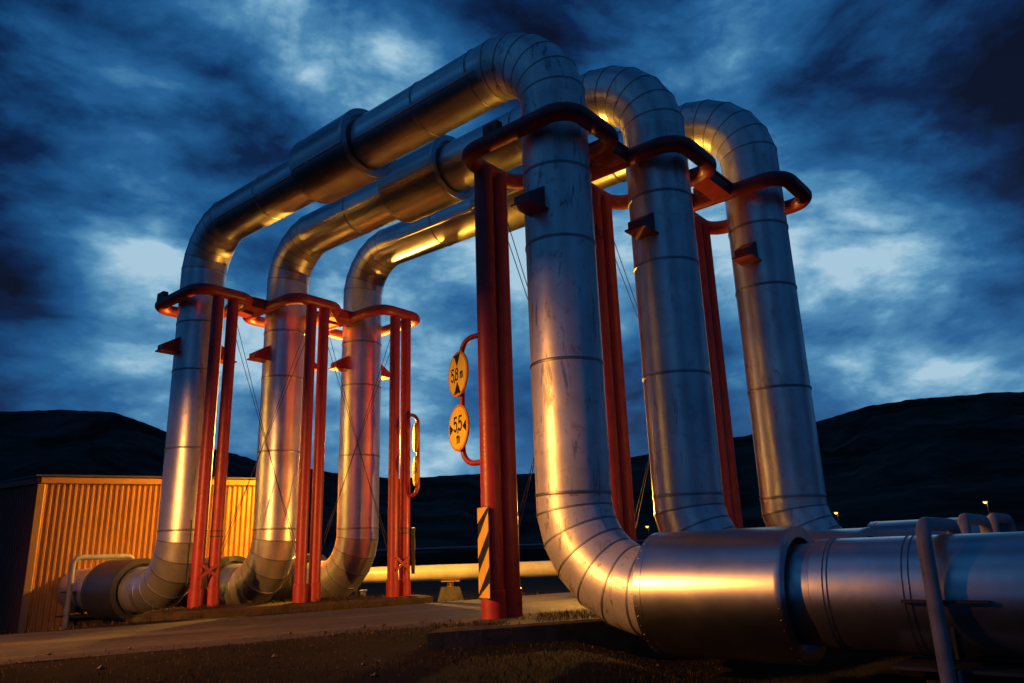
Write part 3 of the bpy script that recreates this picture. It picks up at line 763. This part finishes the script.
def build_gravel():
    mb = MB()
    for k in range(4200):
        y = random.uniform(4.6, 9.0); x = random.uniform(-5.4, 4)
        s = (Vector((x, y, 0)) - Vector((-2.5, 7.0, 0))).dot(RN)
        if s > .35 or s < -2.2: continue
        if random.random() > (.9 if s > -.35 else .35): continue
        r = random.uniform(.004, .013) * (2.6 if random.random() < .05 else 1)
        z = gz(x, y) if s < 0 else -.055
        pts = []
        for a, b, c in ((1, 0, 0), (-1, 0, 0), (0, 1, 0), (0, -1, 0), (0, 0, .7), (0, 0, -.5)):
            pts.append((x + a * r * random.uniform(.6, 1.2), y + b * r * random.uniform(.6, 1.2), z + r * .3 + c * r * random.uniform(.6, 1.2)))
        mb.add(pts, [(0, 2, 4), (2, 1, 4), (1, 3, 4), (3, 0, 4), (2, 0, 5), (1, 2, 5), (3, 1, 5), (0, 3, 5)])
    tag(mb.build('gravel', M['concrete'], smooth=False), 'loose stones along the edge of the road', 'gravel', kind='stuff')
build_gravel()

# ------------------------------------------------------------------ dusk sky
def build_world():
    w = bpy.data.worlds.new('World'); sc.world = w; w.use_nodes = True; t = w.node_tree; t.nodes.clear()
    def N(typ, **k):
        n = t.nodes.new(typ)
        for a, b in k.items(): setattr(n, a, b)
        return n
    K = t.links.new
    def math_(op, a, b=None, c=None):
        n = N('ShaderNodeMath', operation=op)
        for i, x in enumerate((a, b, c)):
            if x is None: continue
            if isinstance(x, (int, float)): n.inputs[i].default_value = x
            else: K(x, n.inputs[i])
        return n.outputs[0]
    def ss(x, a, b):
        n = N('ShaderNodeMapRange', interpolation_type='SMOOTHSTEP'); K(x, n.inputs[0])
        n.inputs[1].default_value = a; n.inputs[2].default_value = b; return n.outputs[0]
    def mix(a, b, f):
        n = N('ShaderNodeMixRGB')
        for i, x in ((0, f), (1, a), (2, b)):
            if isinstance(x, (int, float)): n.inputs[i].default_value = x
            elif isinstance(x, tuple): n.inputs[i].default_value = x + (1,)
            else: K(x, n.inputs[i])
        return n.outputs[0]
    tc = N('ShaderNodeTexCoord'); D = tc.outputs['Generated']
    sx = N('ShaderNodeSeparateXYZ'); K(D, sx.inputs[0]); x, y, z = sx.outputs
    zz = math_('ADD', math_('MAXIMUM', z, 0.), .16)
    cb = N('ShaderNodeCombineXYZ'); K(math_('DIVIDE', x, zz), cb.inputs[0]); K(math_('DIVIDE', y, zz), cb.inputs[1]); cb.inputs[2].default_value = 3.7
    P = cb.outputs[0]
    def noise(vec, s, d, r, dist=0., off=(0, 0, 0)):
        mp = N('ShaderNodeMapping'); K(vec, mp.inputs[0]); mp.inputs['Location'].default_value = off
        n = N('ShaderNodeTexNoise'); K(mp.outputs[0], n.inputs['Vector'])
        n.inputs['Scale'].default_value = s; n.inputs['Detail'].default_value = d; n.inputs['Roughness'].default_value = r; n.inputs['Distortion'].default_value = dist
        return n.outputs['Fac']
    mq = N('ShaderNodeMapping'); K(D, mq.inputs[0]); mq.inputs['Scale'].default_value = (1, 1, 2.1); Q = mq.outputs[0]
    n1 = noise(Q, 2.3, 9, .56, .2, (2.3, 1.1, .4)); n2 = noise(Q, 5.5, 9, .58, .25, (7.7, 3.1, 1.3)); n3 = noise(Q, 4.2, 8, .55, .3, (1.7, .4, 2.))
    bil = math_('ABSOLUTE', math_('MULTIPLY_ADD', n3, 2., -1.))
    # broad bright and dark cloud masses, each a direction in the sky with an angular size
    lobes = [((.32, .79, .52), 12, .62), ((.46, .79, .40), 10, -.25), ((.42, .86, .235), 8, .50), ((.52, .81, .235), 8, .60), ((.56, .79, .21), 6, .2), ((-.10, .95, .285), 12, .85), ((.0, .95, .27), 7, .25), ((-.22, .94, .24), 7, .35), ((.20, .93, .30), 11, .45), ((-.47, .848, .245), 8, .80), ((-.40, .86, .30), 6, .45),
             ((-.276, .77, .575), 12, .42), ((-.17, .84, .52), 8, .2), ((-.5, .68, .53), 9, .22), ((-.40, .84, .36), 6, .15),
             ((-.477, .761, .439), 9, .30), ((-.55, .77, .33), 10, -.6), ((-.60, .76, .25), 10, -.35), ((-.30, .86, .42), 9, -.25), ((.42, .70, .575), 7, -.55), ((.60, .74, .33), 9, -.40), ((.66, .60, .46), 12, -.05), ((-.66, .56, .50), 12, -.35), ((.68, .55, .50), 10, -.3), ((.15, .72, .67), 14, -.15), ((-.05, .95, .40), 6, -.18), ((0., .95, .2), 7, -.25), ((.52, .83, .16), 8, -.35), ((-.3, .93, .18), 8, -.25)]
    acc = None
    for d, deg, a in lobes:
        v = Vector(d).normalized(); dt = N('ShaderNodeVectorMath', operation='DOT_PRODUCT'); K(D, dt.inputs[0]); dt.inputs[1].default_value = v
        s = math_('MULTIPLY', ss(dt.outputs['Value'], math.cos(math.radians(deg * 1.5)), math.cos(math.radians(deg * .15))), a)
        acc = s if acc is None else math_('ADD', acc, s)
    f = math_('MULTIPLY_ADD', math_('SUBTRACT', n1, .5), 2.1, .30)
    f = math_('ADD', f, math_('MULTIPLY', math_('SUBTRACT', n2, .5), .75))
    f = math_('ADD', f, math_('MULTIPLY', math_('SUBTRACT', bil, .16), .85))
    f = math_('ADD', f, math_('MULTIPLY', acc, .62))
    f = math_('MULTIPLY_ADD', f, .92, .055)
    cr = N('ShaderNodeValToRGB'); e = cr.color_ramp.elements
    st = [(0., (.0006, .0035, .018)), (.20, (.0015, .016, .070)), (.40, (.006, .060, .185)), (.60, (.018, .118, .30)), (.78, (.070, .235, .43)), (.90, (.19, .40, .58)), (1., (.38, .57, .71))]
    while len(e) < len(st): e.new(.5)
    for el, (p, c) in zip(e, st): el.position = p; el.color = c + (1,)
    K(f, cr.inputs[0])
    sky = N('ShaderNodeTexSky', sky_type='NISHITA'); sky.sun_disc = False; sky.sun_elevation = math.radians(-2.5); sky.sun_rotation = math.radians(20); sky.altitude = 300
    b1 = N('ShaderNodeBackground'); K(sky.outputs[0], b1.inputs[0]); b1.inputs[1].default_value = .03
    b2 = N('ShaderNodeBackground'); K(cr.outputs[0], b2.inputs[0]); b2.inputs[1].default_value = 1.
    ad = N('ShaderNodeAddShader'); K(b1.outputs[0], ad.inputs[0]); K(b2.outputs[0], ad.inputs[1])
    o = N('ShaderNodeOutputWorld'); K(ad.outputs[0], o.inputs[0])
build_world()
sl = bpy.data.lights.new('sun', 'SUN'); sl.energy = .02; sl.angle = math.radians(20); sl.color = (.7, .85, 1)
so = bpy.data.objects.new('sun', sl); COL.objects.link(so); so.rotation_euler = (math.radians(75), 0, math.radians(160))

# ------------------------------------------------------------------ camera
cd = bpy.data.cameras.new('camera'); cam = bpy.data.objects.new('camera', cd); COL.objects.link(cam)
cd.sensor_width = 36; cd.lens = 755.48 / 1024 * 36; cd.clip_end = 6000; cd.clip_start = .05
m3 = Matrix(((.99943102, .03372885, 0), (.00917789, -.27195333, -.96226668), (-.03245615, .96171917, -.27210815)))
cam.matrix_world = Matrix.Translation((0, 0, .5905)) @ m3.to_4x4()
sc.camera = cam
vs_ = sc.view_settings; vs_.view_transform = 'Standard'; vs_.look = 'None'; vs_.exposure = 0; vs_.gamma = 1
sc.cycles.use_denoising = True
sc.cycles.max_bounces = 6
